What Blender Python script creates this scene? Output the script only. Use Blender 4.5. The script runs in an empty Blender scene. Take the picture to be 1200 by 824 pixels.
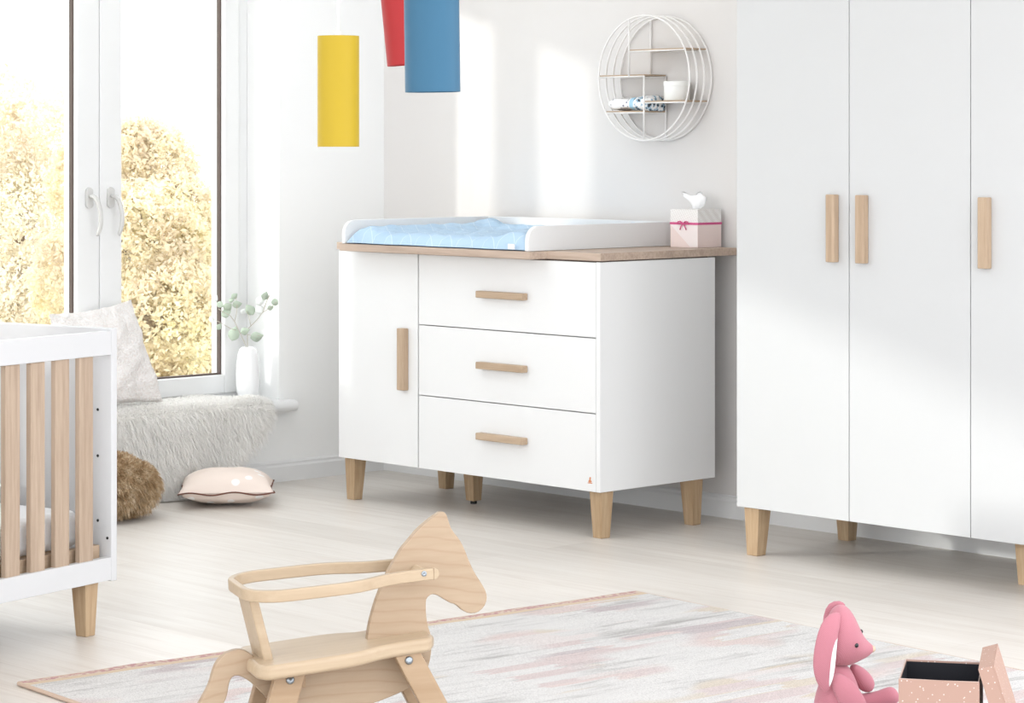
import bpy, bmesh, math, random
import numpy as np
from mathutils import Vector, Matrix, noise
random.seed(7); rng = np.random.default_rng(7)
scene = bpy.context.scene
COL = scene.collection

# ------------------------------------------------------------------ camera, world, sun, exposure
TH = math.atan(1.045); CT, ST = math.cos(TH), math.sin(TH)
F_PX, CXP, HY, CAMH = 3000.0, 600.0, 168.0, 1.32
_Z = CAMH*F_PX/382.0; _X = -150.0/F_PX*_Z
CAMX, CAMY = -_X*CT+_Z*ST, -_X*ST-_Z*CT
cd = bpy.data.cameras.new('camera'); cam = bpy.data.objects.new('camera', cd); COL.objects.link(cam)
cam.location = (CAMX, CAMY, CAMH); cam.rotation_euler = (math.pi/2, 0, TH)
cd.sensor_width = 36; cd.lens = F_PX/1200*36; cd.shift_y = -(412-HY)/1200; cd.clip_end = 200
scene.camera = cam
scene.view_settings.view_transform = 'Standard'; scene.view_settings.look = 'None'
scene.view_settings.exposure = 0.0; scene.view_settings.gamma = 1.0
scene.view_settings.use_curve_mapping = False
WORLD = 3.05; SUN = 1.4
w = bpy.data.worlds.new('sky'); scene.world = w; w.use_nodes = True
w.node_tree.nodes['Background'].inputs[0].default_value = (0.945, 0.975, 1.02, 1)
w.node_tree.nodes['Background'].inputs[1].default_value = WORLD
sd = bpy.data.lights.new('sun', 'SUN'); sd.energy = SUN; sd.angle = math.radians(2.2); sd.color = (1, .985, .96)
sun = bpy.data.objects.new('sun', sd); COL.objects.link(sun)
sun.rotation_euler = Vector((.8, 1.0, -.25)).to_track_quat('-Z', 'Y').to_euler()
sun.location = (-4, -5, 4)

# ------------------------------------------------------------------ measuring helpers (1200x824 frame)
def ray(px, py):
    r = (px-CXP)/F_PX; u = -(py-HY)/F_PX
    return Vector((r*CT-ST, r*ST+CT, u))
def at(px, py, x=None, y=None, z=None):
    d = ray(px, py)
    t = (z-CAMH)/d[2] if z is not None else ((x-CAMX)/d[0] if x is not None else (y-CAMY)/d[1])
    return Vector((CAMX, CAMY, CAMH))+d*t
def wdir(r, d): return Vector((r*CT-d*ST, r*ST+d*CT, 0))

# ------------------------------------------------------------------ materials
def mat(name, color, rough=.5, spec=.3, **k):
    m = bpy.data.materials.new(name); m.use_nodes = True
    b = m.node_tree.nodes['Principled BSDF']
    b.inputs['Base Color'].default_value = (*color, 1); b.inputs['Roughness'].default_value = rough
    b.inputs['Specular IOR Level'].default_value = spec
    for kk, v in k.items(): b.inputs[kk].default_value = v
    return m
class NT:
    def __init__(s, m): s.m = m; s.t = m.node_tree; s.b = s.t.nodes['Principled BSDF']
    def n(s, ty, **kw):
        o = s.t.nodes.new(ty)
        for k, v in kw.items():
            if k.startswith('i_'): o.inputs[k[2:].replace('_', ' ')].default_value = v
            else: setattr(o, k, v)
        return o
    def l(s, a, b): s.t.links.new(a, b)
    def coords(s, scale=(1, 1, 1), rot=(0, 0, 0), kind='Object'):
        tc = s.n('ShaderNodeTexCoord'); mp = s.n('ShaderNodeMapping')
        mp.inputs['Scale'].default_value = scale; mp.inputs['Rotation'].default_value = rot
        s.l(tc.outputs[kind], mp.inputs[0]); return mp.outputs[0]
    def noise(s, vec, scale=5, detail=4, rough=.5, dist=0):
        o = s.n('ShaderNodeTexNoise'); s.l(vec, o.inputs['Vector'])
        o.inputs['Scale'].default_value = scale; o.inputs['Detail'].default_value = detail
        o.inputs['Roughness'].default_value = rough; o.inputs['Distortion'].default_value = dist
        return o.outputs['Fac']
    def ramp(s, fac, stops, interp='LINEAR'):
        r = s.n('ShaderNodeValToRGB'); r.color_ramp.interpolation = interp
        e = r.color_ramp.elements
        while len(e) < len(stops): e.new(.5)
        for i, (p, c) in enumerate(stops): e[i].position = p; e[i].color = (*c, 1)
        s.l(fac, r.inputs[0]); return r.outputs[0]
    def mix(s, fac, a, b, mode='MIX'):
        o = s.n('ShaderNodeMix', data_type='RGBA', blend_type=mode)
        if isinstance(fac, (int, float)): o.inputs[0].default_value = fac
        else: s.l(fac, o.inputs[0])
        for v, i in ((a, 6), (b, 7)):
            if isinstance(v, tuple): o.inputs[i].default_value = (*v, 1)
            else: s.l(v, o.inputs[i])
        return o.outputs[2]
    def math(s, op, a, b=None, c=None):
        o = s.n('ShaderNodeMath', operation=op)
        for i, v in enumerate((a, b, c)):
            if v is None: continue
            if isinstance(v, (int, float)): o.inputs[i].default_value = v
            else: s.l(v, o.inputs[i])
        return o.outputs[0]
    def base(s, c): s.l(c, s.b.inputs['Base Color'])
    def bump(s, h, strength=.3, dist=.01):
        o = s.n('ShaderNodeBump'); o.inputs['Strength'].default_value = strength; o.inputs['Distance'].default_value = dist
        s.l(h, o.inputs['Height']); s.l(o.outputs[0], s.b.inputs['Normal'])

def wood(name, light, dark, axis='X', fine=90, rough=.45, spec=.3):
    m = mat(name, light, rough, spec); t = NT(m)
    sc = {'X': (.06, 1, 1), 'Y': (1, .06, 1), 'Z': (1, 1, .06)}[axis]
    v = t.coords(sc)
    a = t.noise(v, fine, 5, .65); b = t.noise(v, fine*.22, 3, .5, .6)
    f = t.math('ADD', t.math('MULTIPLY', a, .6), t.math('MULTIPLY', b, .4))
    t.base(t.ramp(f, [(.36, dark), (.62, light)])); t.bump(a, .12, .002)
    return m
OAK_L, OAK_D = (.52, .39, .275), (.40, .285, .19)
M = {}
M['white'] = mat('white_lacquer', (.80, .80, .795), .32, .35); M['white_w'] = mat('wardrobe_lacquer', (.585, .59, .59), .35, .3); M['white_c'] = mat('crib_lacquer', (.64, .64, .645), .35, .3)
M['white2'] = mat('white_window_paint', (.78, .78, .775), .3, .4)
M['oak_x'] = wood('oak_grain_x', OAK_L, OAK_D, 'X'); M['oak_y'] = wood('oak_grain_y', OAK_L, OAK_D, 'Y'); M['oak_z'] = wood('oak_grain_z', OAK_L, OAK_D, 'Z')
M['leg'] = wood('oak_leg', (.52, .38, .24), (.38, .25, .14), 'Z')
M['top'] = wood('oak_worktop', (.55, .43, .345), (.40, .30, .235), 'X')
M['slat'] = wood('oak_slat', (.50, .385, .29), (.37, .27, .195), 'Z')
M['beech'] = wood('beech', (.40, .285, .185), (.34, .23, .14), 'X', 60, .4)
M['beech_s'] = wood('pale_beech_solid', (.46, .355, .245), (.40, .30, .20), 'X', 60, .35)
# birch ply with cathedral rings
m = mat('birch_ply', (.78, .58, .40), .42, .3); t = NT(m)
v = t.coords((1, 1, 2.2)); wv = t.n('ShaderNodeTexWave', wave_type='RINGS', rings_direction='Y')
t.l(v, wv.inputs[0]); wv.inputs['Scale'].default_value = 6; wv.inputs['Distortion'].default_value = 4; wv.inputs['Detail'].default_value = 2; wv.inputs['Detail Scale'].default_value = .7
fi = t.noise(t.coords((.1, 1, 1)), 90, 4, .6)
c1 = t.ramp(wv.outputs['Fac'], [(0, (.345, .24, .155)), (.12, (.39, .285, .195)), (1, (.40, .30, .205))])
t.base(t.mix(.35, c1, t.ramp(fi, [(.35, (.345, .245, .16)), (.65, (.42, .315, .22))]))); M['birch'] = m
M['black'] = mat('black_rubber', (.02, .02, .02), .6)
M['gasket'] = mat('dark_gasket', (.10, .07, .06), .6)
M['metal'] = mat('bolt_steel', (.30, .33, .36), .35, .5, Metallic=1.0)
M['handle'] = mat('white_handle', (.60, .59, .57), .25, .5)
M['wire'] = mat('white_wire', (.88, .86, .84), .4)
M['ceramic'] = mat('white_ceramic', (.93, .93, .93), .12, .5)
M['jar'] = mat('white_tin', (.90, .90, .87), .4)
M['stem'] = mat('plant_stem', (.52, .48, .40), .6)
M['leaf'] = mat('leaf_green', (.50, .58, .47), .5, **{'Transmission Weight': 0})
M['leaf_white'] = mat('leaf_pale', (.86, .88, .86), .5)
# walls
def plaster(name, c):
    m = mat(name, c, .85, .1); t = NT(m); t.bump(t.noise(t.coords(), 180, 2), .04, .002); return m
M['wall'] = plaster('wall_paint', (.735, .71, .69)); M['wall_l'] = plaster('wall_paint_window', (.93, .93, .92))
M['ceil'] = plaster('ceiling_paint', (.9, .9, .9))
# floor: whitewashed planks
m = mat('whitewashed_floor', (.75, .7, .65), .38, .35); t = NT(m)
bk = t.n('ShaderNodeTexBrick', offset=.37); t.l(t.coords(), bk.inputs[0])
bk.inputs['Color1'].default_value = (.0, .0, .0, 1); bk.inputs['Color2'].default_value = (1, 1, 1, 1); bk.inputs['Mortar'].default_value = (.5, .5, .5, 1)
bk.inputs['Scale'].default_value = 1; bk.inputs['Mortar Size'].default_value = .0012; bk.inputs['Brick Width'].default_value = 1.9; bk.inputs['Row Height'].default_value = .19; bk.inputs['Bias'].default_value = 0
g = t.noise(t.coords((.09, 1, 1)), 22, 6, .6, .5); g2 = t.noise(t.coords((.03, 1, 1)), 140, 3, .6); g3 = t.noise(t.coords((.4, 1, 1)), 2.3, 3, .5)
f = t.math('ADD', t.math('ADD', t.math('MULTIPLY', g, .5), t.math('MULTIPLY', g2, .25)), t.math('MULTIPLY', g3, .25))
c1 = t.ramp(f, [(.36, (.61, .55, .49)), (.5, (.695, .645, .59)), (.66, (.745, .705, .655))])
c2 = t.mix(.07, c1, bk.outputs['Color'])
t.base(t.mix(t.math('MULTIPLY', bk.outputs['Fac'], .35), c2, (.5, .43, .37))); M['floor'] = m
# rug
m = mat('kilim_rug', (.8, .78, .76), .95, .05); t = NT(m)
tc = t.n('ShaderNodeTexCoord'); sp = t.n('ShaderNodeSeparateXYZ'); t.l(tc.outputs['Object'], sp.inputs[0])
v = t.coords((1, 1, 1)); jag = t.noise(t.coords((30, 2, 1)), 2, 3, .6)
cb = t.n('ShaderNodeCombineXYZ')
t.l(t.math('ADD', sp.outputs[1], t.math('MULTIPLY', t.math('SUBTRACT', jag, .5), .22)), cb.inputs[0]); t.l(sp.outputs[0], cb.inputs[1])
def blocks(w_, h_, off, seedoff):
    mp = t.n('ShaderNodeMapping'); mp.inputs['Location'].default_value = (seedoff, seedoff*1.7, 0); t.l(cb.outputs[0], mp.inputs[0])
    b = t.n('ShaderNodeTexBrick', offset=off); t.l(mp.outputs[0], b.inputs[0])
    b.inputs['Scale'].default_value = 1; b.inputs['Mortar Size'].default_value = 0; b.inputs['Brick Width'].default_value = w_; b.inputs['Row Height'].default_value = h_
    b.inputs['Color1'].default_value = (0, 0, 0, 1); b.inputs['Color2'].default_value = (1, 1, 1, 1); b.inputs['Bias'].default_value = 0
    return b.outputs['Color']
def grey(c): o = t.n('ShaderNodeRGBToBW'); t.l(c, o.inputs[0]); return o.outputs[0]
streak = t.math('ADD', t.math('MULTIPLY', t.noise(t.coords((22, 2.2, 1)), 1.6, 5, .6), .6), t.math('MULTIPLY', t.noise(t.coords((4, 1.6, 1)), 1.3, 3, .5), .4))
base = t.ramp(streak, [(.34, (.42, .405, .39)), (.41, (.56, .545, .53)), (.47, (.665, .65, .635)), (.62, (.70, .685, .665)), (.8, (.73, .715, .70))])
b1 = grey(blocks(.30, .065, .43, 0)); pal = t.ramp(b1, [(0, (.50, .43, .44)), (.2, (.66, .54, .515)), (.38, (.63, .545, .44)), (.56, (.69, .63, .61)), (.76, (.62, .51, .50))], 'CONSTANT')
area = t.noise(t.coords((2.2, 1.3, 1)), 1.25, 2, .5)
msk = t.ramp(area, [(.46, (0, 0, 0)), (.52, (1, 1, 1))])
b2 = t.ramp(grey(blocks(.27, .052, .3, 3.1)), [(0, (0, 0, 0)), (.42, (.85, .85, .85))], 'CONSTANT')
mk = t.mix(1.0, msk, b2, 'MULTIPLY')
c = t.mix(t.math('MULTIPLY', grey(mk), t.math('ADD', .45, t.math('MULTIPLY', t.noise(t.coords((40, 6, 1)), 2, 4, .7), .9))), base, pal)
spk = t.noise(t.coords((1, 1, 1)), 300, 3, .75)
c = t.mix(1.0, c, t.ramp(spk, [(.36, (.70, .69, .69)), (.52, (1, 1, 1)), (.70, (1.06, 1.06, 1.06))]), 'MULTIPLY')
edge = t.math('LESS_THAN', sp.outputs[0], .055)
edge2 = t.math('LESS_THAN', sp.outputs[0], .03)
ec = t.mix(edge2, (.62, .50, .37), t.ramp(t.noise(t.coords((1, 1, 1)), 70, 2, .7), [(.42, (.48, .27, .28)), (.6, (.64, .53, .43))]))
c = t.mix(edge, c, ec); t.base(c); t.bump(spk, .6, .004); M['rug'] = m
M['rug_edge'] = mat('rug_binding', (.55, .42, .33), .9, .05)
# fabrics
m = mat('boucle', (.88, .83, .79), .95, .05); t = NT(m); n1 = t.noise(t.coords(), 130, 3, .7); t.bump(n1, 1.0, .012)
t.base(t.ramp(n1, [(.35, (.90, .83, .79)), (.55, (.97, .935, .91))])); M['boucle'] = m
m = mat('blush_fabric', (.87, .74, .68), .9, .05); t = NT(m)
vo = t.n('ShaderNodeTexVoronoi'); t.l(t.coords(), vo.inputs[0]); vo.inputs['Scale'].default_value = 13; vo.inputs['Randomness'].default_value = .6
t.base(t.ramp(vo.outputs['Distance'], [(.0, (.86, .84, .82)), (.17, (.86, .84, .82)), (.22, (.78, .67, .60))])); M['blush'] = m
M['piping'] = mat('brown_piping', (.16, .07, .05), .8)
m = mat('blue_quilt', (.62, .76, .90), .7, .2); t = NT(m)
v = t.coords(rot=(0, 0, .6))
vo = t.n('ShaderNodeTexBrick', offset=0); t.l(v, vo.inputs[0]); vo.inputs['Scale'].default_value = 1; vo.inputs['Brick Width'].default_value = .06; vo.inputs['Row Height'].default_value = .06; vo.inputs['Mortar Size'].default_value = .0013
vo.inputs['Color1'].default_value = (.43, .585, .74, 1); vo.inputs['Color2'].default_value = (.46, .61, .76, 1); vo.inputs['Mortar'].default_value = (.58, .70, .81, 1)
t.base(vo.outputs['Color']); t.bump(t.noise(t.coords(), 14, 3, .6), .5, .02); M['quilt'] = m
M['sheet'] = mat('white_sheet', (.90, .91, .93), .9, .05)
def plush(name, c, d):
    m = mat(name, c, .9, .08); t = NT(m)
    wv = t.n('ShaderNodeTexWave', wave_type='BANDS', bands_direction='DIAGONAL'); t.l(t.coords(), wv.inputs[0]); wv.inputs['Scale'].default_value = 150; wv.inputs['Distortion'].default_value = 1.5
    t.base(t.mix(.5, c, t.ramp(wv.outputs['Fac'], [(.2, d), (.8, c)]))); t.bump(wv.outputs['Fac'], .25, .0015)
    m.node_tree.nodes['Principled BSDF'].inputs['Sheen Weight'].default_value = .2
    return m
M['pink'] = plush('pink_jersey', (.50, .20, .24), (.44, .165, .20))
M['pink_l'] = mat('ear_lining_white', (.92, .88, .87), .9)
M['nose'] = mat('beige_nose', (.62, .45, .33), .8)
M['eye'] = mat('black_eye', (.01, .01, .012), .08, .6)
m = mat('blush_box_paper', (.82, .58, .50), .6, .2); t = NT(m)
vo = t.n('ShaderNodeTexVoronoi'); t.l(t.coords(), vo.inputs[0]); vo.inputs['Scale'].default_value = 105; vo.inputs['Randomness'].default_value = 1
t.base(t.ramp(vo.outputs['Distance'], [(.0, (.72, .62, .57)), (.11, (.72, .62, .57)), (.17, (.42, .27, .215))])); M['paper'] = m
M['paper_edge'] = mat('box_edge', (.50, .38, .33), .7)
M['box_in'] = mat('box_inner_black', (.012, .012, .016), .7)
M['sand'] = mat('rose_inner', (.76, .52, .45), .7)
m = mat('dotted_paper', (.9, .88, .85), .6); t = NT(m)
ck = t.n('ShaderNodeTexChecker'); t.l(t.coords(rot=(.785, .785, .785)), ck.inputs[0]); ck.inputs['Scale'].default_value = 260
ck.inputs['Color1'].default_value = (.91, .90, .88, 1); ck.inputs['Color2'].default_value = (.76, .73, .70, 1); t.base(ck.outputs['Color']); M['dots'] = m
M['tpink'] = mat('tissue_box_pink', (.86, .72, .68), .6); M['tpink2'] = mat('tissue_box_pale', (.90, .82, .80), .6)
M['ribbon'] = mat('magenta_ribbon', (.66, .11, .27), .5)
M['tissue'] = mat('tissue_paper', (.95, .95, .95), .9)
M['yellow'] = mat('yellow_shade', (.53, .37, .02), .45, .3, **{'Subsurface Weight': .0})
M['red'] = mat('red_shade', (.36, .016, .018), .45, .3); M['blue'] = mat('blue_shade', (.03, .115, .20), .42, .3)
M['cord'] = mat('white_cord', (.9, .9, .9), .5)
m = mat('towel_print', (.9, .9, .9), .9, .05); t = NT(m)
tc = t.n('ShaderNodeTexCoord'); sp = t.n('ShaderNodeSeparateXYZ'); t.l(tc.outputs['Object'], sp.inputs[0])
vo = t.n('ShaderNodeTexVoronoi'); t.l(t.coords(), vo.inputs[0]); vo.inputs['Scale'].default_value = 60
dots = t.ramp(vo.outputs['Distance'], [(0, (.25, .25, .32)), (.2, (.3, .3, .36)), (.27, (.91, .91, .91))])
blot = t.ramp(t.noise(t.coords(), 55, 3), [(.45, (.9, .9, .9)), (.5, (.35, .5, .62)), (.58, (.06, .06, .07))], 'CONSTANT')
s1 = t.ramp(t.math('ADD', sp.outputs[0], .5), [(0, (0, 0, 0)), (.525, (1, 1, 1))], 'CONSTANT')
c = t.mix(s1, dots, blot)
s2 = t.math('MULTIPLY', t.math('GREATER_THAN', sp.outputs[0], .01), t.math('LESS_THAN', sp.outputs[0], .028))
t.base(t.mix(s2, c, (.42, .66, .82))); M['towel'] = m
M['fur_w'] = mat('white_fur', (.97, .955, .93), .8, .1); t = NT(M['fur_w'])
tr = t.n('ShaderNodeBsdfTranslucent'); tr.inputs[0].default_value = (.97, .955, .93, 1); mx = t.n('ShaderNodeMixShader'); mx.inputs[0].default_value = .45
t.l(t.b.outputs[0], mx.inputs[1]); t.l(tr.outputs[0], mx.inputs[2]); t.l(mx.outputs[0], t.t.nodes['Material Output'].inputs[0])
M['fur_root'] = mat('fur_backing', (.94, .93, .90), .9, .05)
m = mat('brown_fur', (.4, .25, .14), .75, .1); t = NT(m)
t.base(t.ramp(t.noise(t.coords(), 28, 4, .7), [(.36, (.30, .18, .09)), (.52, (.52, .37, .22)), (.66, (.76, .62, .45))])); M['fur_b'] = m
def foliage(name, cols):
    m = bpy.data.materials.new(name); m.use_nodes = True; t = NT(m)
    n1 = t.noise(t.coords(), 1.6, 6, .75)
    col = t.ramp(n1, [(.38, cols[0]), (.5, cols[1]), (.62, cols[2])])
    t.base(col); t.b.inputs['Roughness'].default_value = .8; t.b.inputs['Specular IOR Level'].default_value = .1
    tr = t.n('ShaderNodeBsdfTranslucent'); t.l(col, tr.inputs[0]); mx = t.n('ShaderNodeMixShader'); mx.inputs[0].default_value = .5
    out = t.t.nodes['Material Output']; t.l(t.b.outputs[0], mx.inputs[1]); t.l(tr.outputs[0], mx.inputs[2]); t.l(mx.outputs[0], out.inputs[0])
    return m
M['leafy'] = foliage('autumn_foliage', [(.76, .66, .52), (.86, .78, .60), (.95, .91, .70)])  # autumn leaf tones, lightened in the colour in place of outdoor haze
M['leafy_haze'] = foliage('hazed_foliage', [(.88, .80, .72), (.93, .88, .76), (.97, .95, .82)])  # overexposed glow and haze put into these leaf colours
M['bark'] = mat('bark', (.25, .17, .11), .9)
M['lawn'] = mat('lawn', (.42, .38, .24), .95, .05)
# glass
m = bpy.data.materials.new('window_glass'); m.use_nodes = True; nt = m.node_tree; nt.nodes.clear()
o = nt.nodes.new('ShaderNodeOutputMaterial'); tr = nt.nodes.new('ShaderNodeBsdfTransparent'); gl = nt.nodes.new('ShaderNodeBsdfGlossy'); gl.inputs['Roughness'].default_value = .02
tr.inputs[0].default_value = (.97, .98, .97, 1); mx = nt.nodes.new('ShaderNodeMixShader'); mx.inputs[0].default_value = .05
nt.links.new(tr.outputs[0], mx.inputs[1]); nt.links.new(gl.outputs[0], mx.inputs[2]); nt.links.new(mx.outputs[0], o.inputs[0]); M['glass'] = m

# ------------------------------------------------------------------ mesh helpers
class MB:
    def __init__(s): s.v = []; s.f = []
    def add(s, vs, fs):
        o = len(s.v); s.v += [tuple(v) for v in vs]; s.f += [tuple(i+o for i in f) for f in fs]; return s
    def box(s, x0, y0, z0, x1, y1, z1, xf=None):
        vs = [Vector(p) for p in ((x0, y0, z0), (x1, y0, z0), (x1, y1, z0), (x0, y1, z0), (x0, y0, z1), (x1, y0, z1), (x1, y1, z1), (x0, y1, z1))]
        if xf: vs = [xf @ v for v in vs]
        return s.add(vs, [(0, 3, 2, 1), (4, 5, 6, 7), (0, 1, 5, 4), (1, 2, 6, 5), (2, 3, 7, 6), (3, 0, 4, 7)])
    def loft(s, rings, cap=True, closed=False):
        n = len(rings[0]); fs = []
        R = len(rings)
        for i in range(R if closed else R-1):
            a, b = i*n, ((i+1) % R)*n
            for k in range(n): k2 = (k+1) % n; fs.append((a+k, a+k2, b+k2, b+k))
        if cap and not closed: fs.append(tuple(range(n-1, -1, -1))); fs.append(tuple((R-1)*n+k for k in range(n)))
        return s.add([p for r in rings for p in r], fs)
    def tube(s, pts, r, n=8, closed=False, flat=None):
        """round tube (or rectangle section flat=(w,h)) along a path"""
        pts = [Vector(p) for p in pts]; N = len(pts); rings = []
        up = Vector((0, 0, 1)); prev = None
        for i, p in enumerate(pts):
            a = pts[(i-1) % N] if (closed or i > 0) else p; b = pts[(i+1) % N] if (closed or i < N-1) else p
            d = (b-a).normalized()
            if prev is None:
                u = up if abs(d.dot(up)) < .9 else Vector((1, 0, 0)); s1 = d.cross(u).normalized()
            else:
                s1 = (prev-d*prev.dot(d)).normalized()
            prev = s1; s2 = s1.cross(d).normalized()
            rr = r[i] if isinstance(r, (list, tuple)) else r
            if flat:
                w_, h_ = flat; c = [(-w_, -h_), (w_, -h_), (w_, h_), (-w_, h_)]
                rings.append([p+s1*x/2+s2*y/2 for x, y in c])
            else: rings.append([p+(s1*math.cos(2*math.pi*k/n)+s2*math.sin(2*math.pi*k/n))*rr for k in range(n)])
        return s.loft(rings, closed=closed)
    def lathe(s, prof, c=(0, 0, 0), n=40, xf=None):
        rings = []
        for r, z in prof:
            ring = [Vector((c[0]+r*math.cos(2*math.pi*k/n), c[1]+r*math.sin(2*math.pi*k/n), c[2]+z)) for k in range(n)]
            if xf: ring = [xf @ p for p in ring]
            rings.append(ring)
        return s.loft(rings)
    def prism(s, poly, f0, f1):
        """poly list of 2D pts; f0,f1 functions 2D->3D for the two faces"""
        n = len(poly); return s.add([f0(p) for p in poly]+[f1(p) for p in poly],
            [tuple(range(n-1, -1, -1)), tuple(range(n, 2*n))]+[(k, (k+1) % n, n+(k+1) % n, n+k) for k in range(n)])
    def build(s, name, m, parent=None, bevel=0, seg=2, smooth=False, subsurf=0, loc=None, rotz=0):
        me = bpy.data.meshes.new(name); vs = s.v
        if loc is not None:
            R = Matrix.Rotation(-rotz, 3, 'Z'); L = Vector(loc); vs = [R @ (Vector(v)-L) for v in vs]
        me.from_pydata(vs, [], s.f); me.update()
        bm = bmesh.new(); bm.from_mesh(me); bmesh.ops.recalc_face_normals(bm, faces=bm.faces); bm.to_mesh(me); bm.free()
        me.materials.append(m)
        o = bpy.data.objects.new(name, me); COL.objects.link(o)
        if smooth or subsurf:
            for p in me.polygons: p.use_smooth = True
        if bevel:
            b = o.modifiers.new('bevel', 'BEVEL'); b.width = bevel; b.segments = seg; b.limit_method = 'ANGLE'; b.angle_limit = math.radians(40)
            for p in me.polygons: p.use_smooth = True
            b.harden_normals = True
        if subsurf:
            sb = o.modifiers.new('subsurf', 'SUBSURF'); sb.levels = subsurf; sb.render_levels = subsurf
        if parent: o.parent = parent
        if loc is not None: o.location = loc; o.rotation_euler = (0, 0, rotz)
        return o
def thing(name, label, cat, loc=(0, 0, 0), rotz=0, group=None):
    o = bpy.data.objects.new(name, None); COL.objects.link(o); o.empty_display_size = .1
    o.location = loc; o.rotation_euler = (0, 0, rotz); o['label'] = label; o['category'] = cat
    if group: o['group'] = group
    return o
def tag(o, label, cat, group=None):
    o['label'] = label; o['category'] = cat
    if group: o['group'] = group
    return o
def struct(o): o['kind'] = 'structure'; return o
def part(mb, name, m, root, **k):
    """part modelled in room coordinates under a root that is only translated/rotated about z"""
    L = root.location; a = root.rotation_euler.z
    R = Matrix.Rotation(-a, 3, 'Z'); mb.v = [tuple(R @ (Vector(v)-L)) for v in mb.v]
    return mb.build(name, m, root, **k)
def lpart(mb, name, m, root, **k): return mb.build(name, m, root, **k)

# ------------------------------------------------------------------ room shell
RX, RY, RH = 9.2, -9.4, 2.78
struct(MB().box(-.3, RY, -.1, RX, .2, 0).build('floor', M['floor']))
SK = (.35, 1.95, -3.1, -.9)            # added roof light for sky fill, unseen above the frame
struct(MB().box(-.3, -8.2, RH, 5.2, SK[2], RH+.1).box(-.3, SK[3], RH, 5.2, .2, RH+.1).box(-.3, SK[2], RH, SK[0], SK[3], RH+.1).box(SK[1], SK[2], RH, 5.2, SK[3], RH+.1).build('ceiling', M['ceil']))
_w3 = bpy.data.objects.new('added_roof_light', None); COL.objects.link(_w3); struct(_w3)
_z = RH+.05; MB().box(SK[0], SK[2], _z, SK[0]+.05, SK[3], _z+.05).box(SK[1]-.05, SK[2], _z, SK[1], SK[3], _z+.05).box(SK[0]+.05, SK[2], _z, SK[1]-.05, SK[2]+.05, _z+.05).box(SK[0]+.05, SK[3]-.05, _z, SK[1]-.05, SK[3], _z+.05).build('window_frame', M['white2'], _w3)
MB().box(SK[0]+.05, SK[2]+.05, _z+.02, SK[1]-.05, SK[3]-.05, _z+.026).build('pane', M['glass'], _w3)
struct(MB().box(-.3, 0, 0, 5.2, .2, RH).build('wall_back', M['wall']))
W1 = (-1.93, -.541, .275, 2.16)       # y0,y1,z0,z1 opening of the window in view
W2 = (-5.75, -3.40, .60, 1.80)  # added window out of view, shaped to let sun onto the wardrobe
mb = MB()
def wall_with_openings(mb, x0, x1, y0, y1, z0, z1, holes):
    ys = sorted({y0, y1, *[h[0] for h in holes], *[h[1] for h in holes]})
    for a, b in zip(ys, ys[1:]):
        h = [q for q in holes if q[0] <= a and q[1] >= b]
        if h:
            mb.box(x0, a, z0, x1, b, h[0][2]); mb.box(x0, a, h[0][3], x1, b, z1)
        else: mb.box(x0, a, z0, x1, b, z1)
wall_with_openings(mb, -.32, 0, RY, 0, 0, RH, [W1, W2])
struct(mb.build('wall_left', M['wall_l']))
def board(name, axis, a, b):
    mb = MB(); prof = [(0, 0), (.016, 0), (.016, .058), (.011, .066), (.011, .074), (.005, .08), (0, .08)]
    if axis == 'x': mb.prism(prof, lambda p: (a, -p[0], p[1]), lambda p: (b, -p[0], p[1]))
    else: mb.prism(prof, lambda p: (p[0], a, p[1]), lambda p: (p[0], b, p[1]))
    return struct(mb.build(name, M['white']))
board('baseboard_back', 'x', 0, 5.2); board('baseboard_left', 'y', RY, 0)

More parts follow.
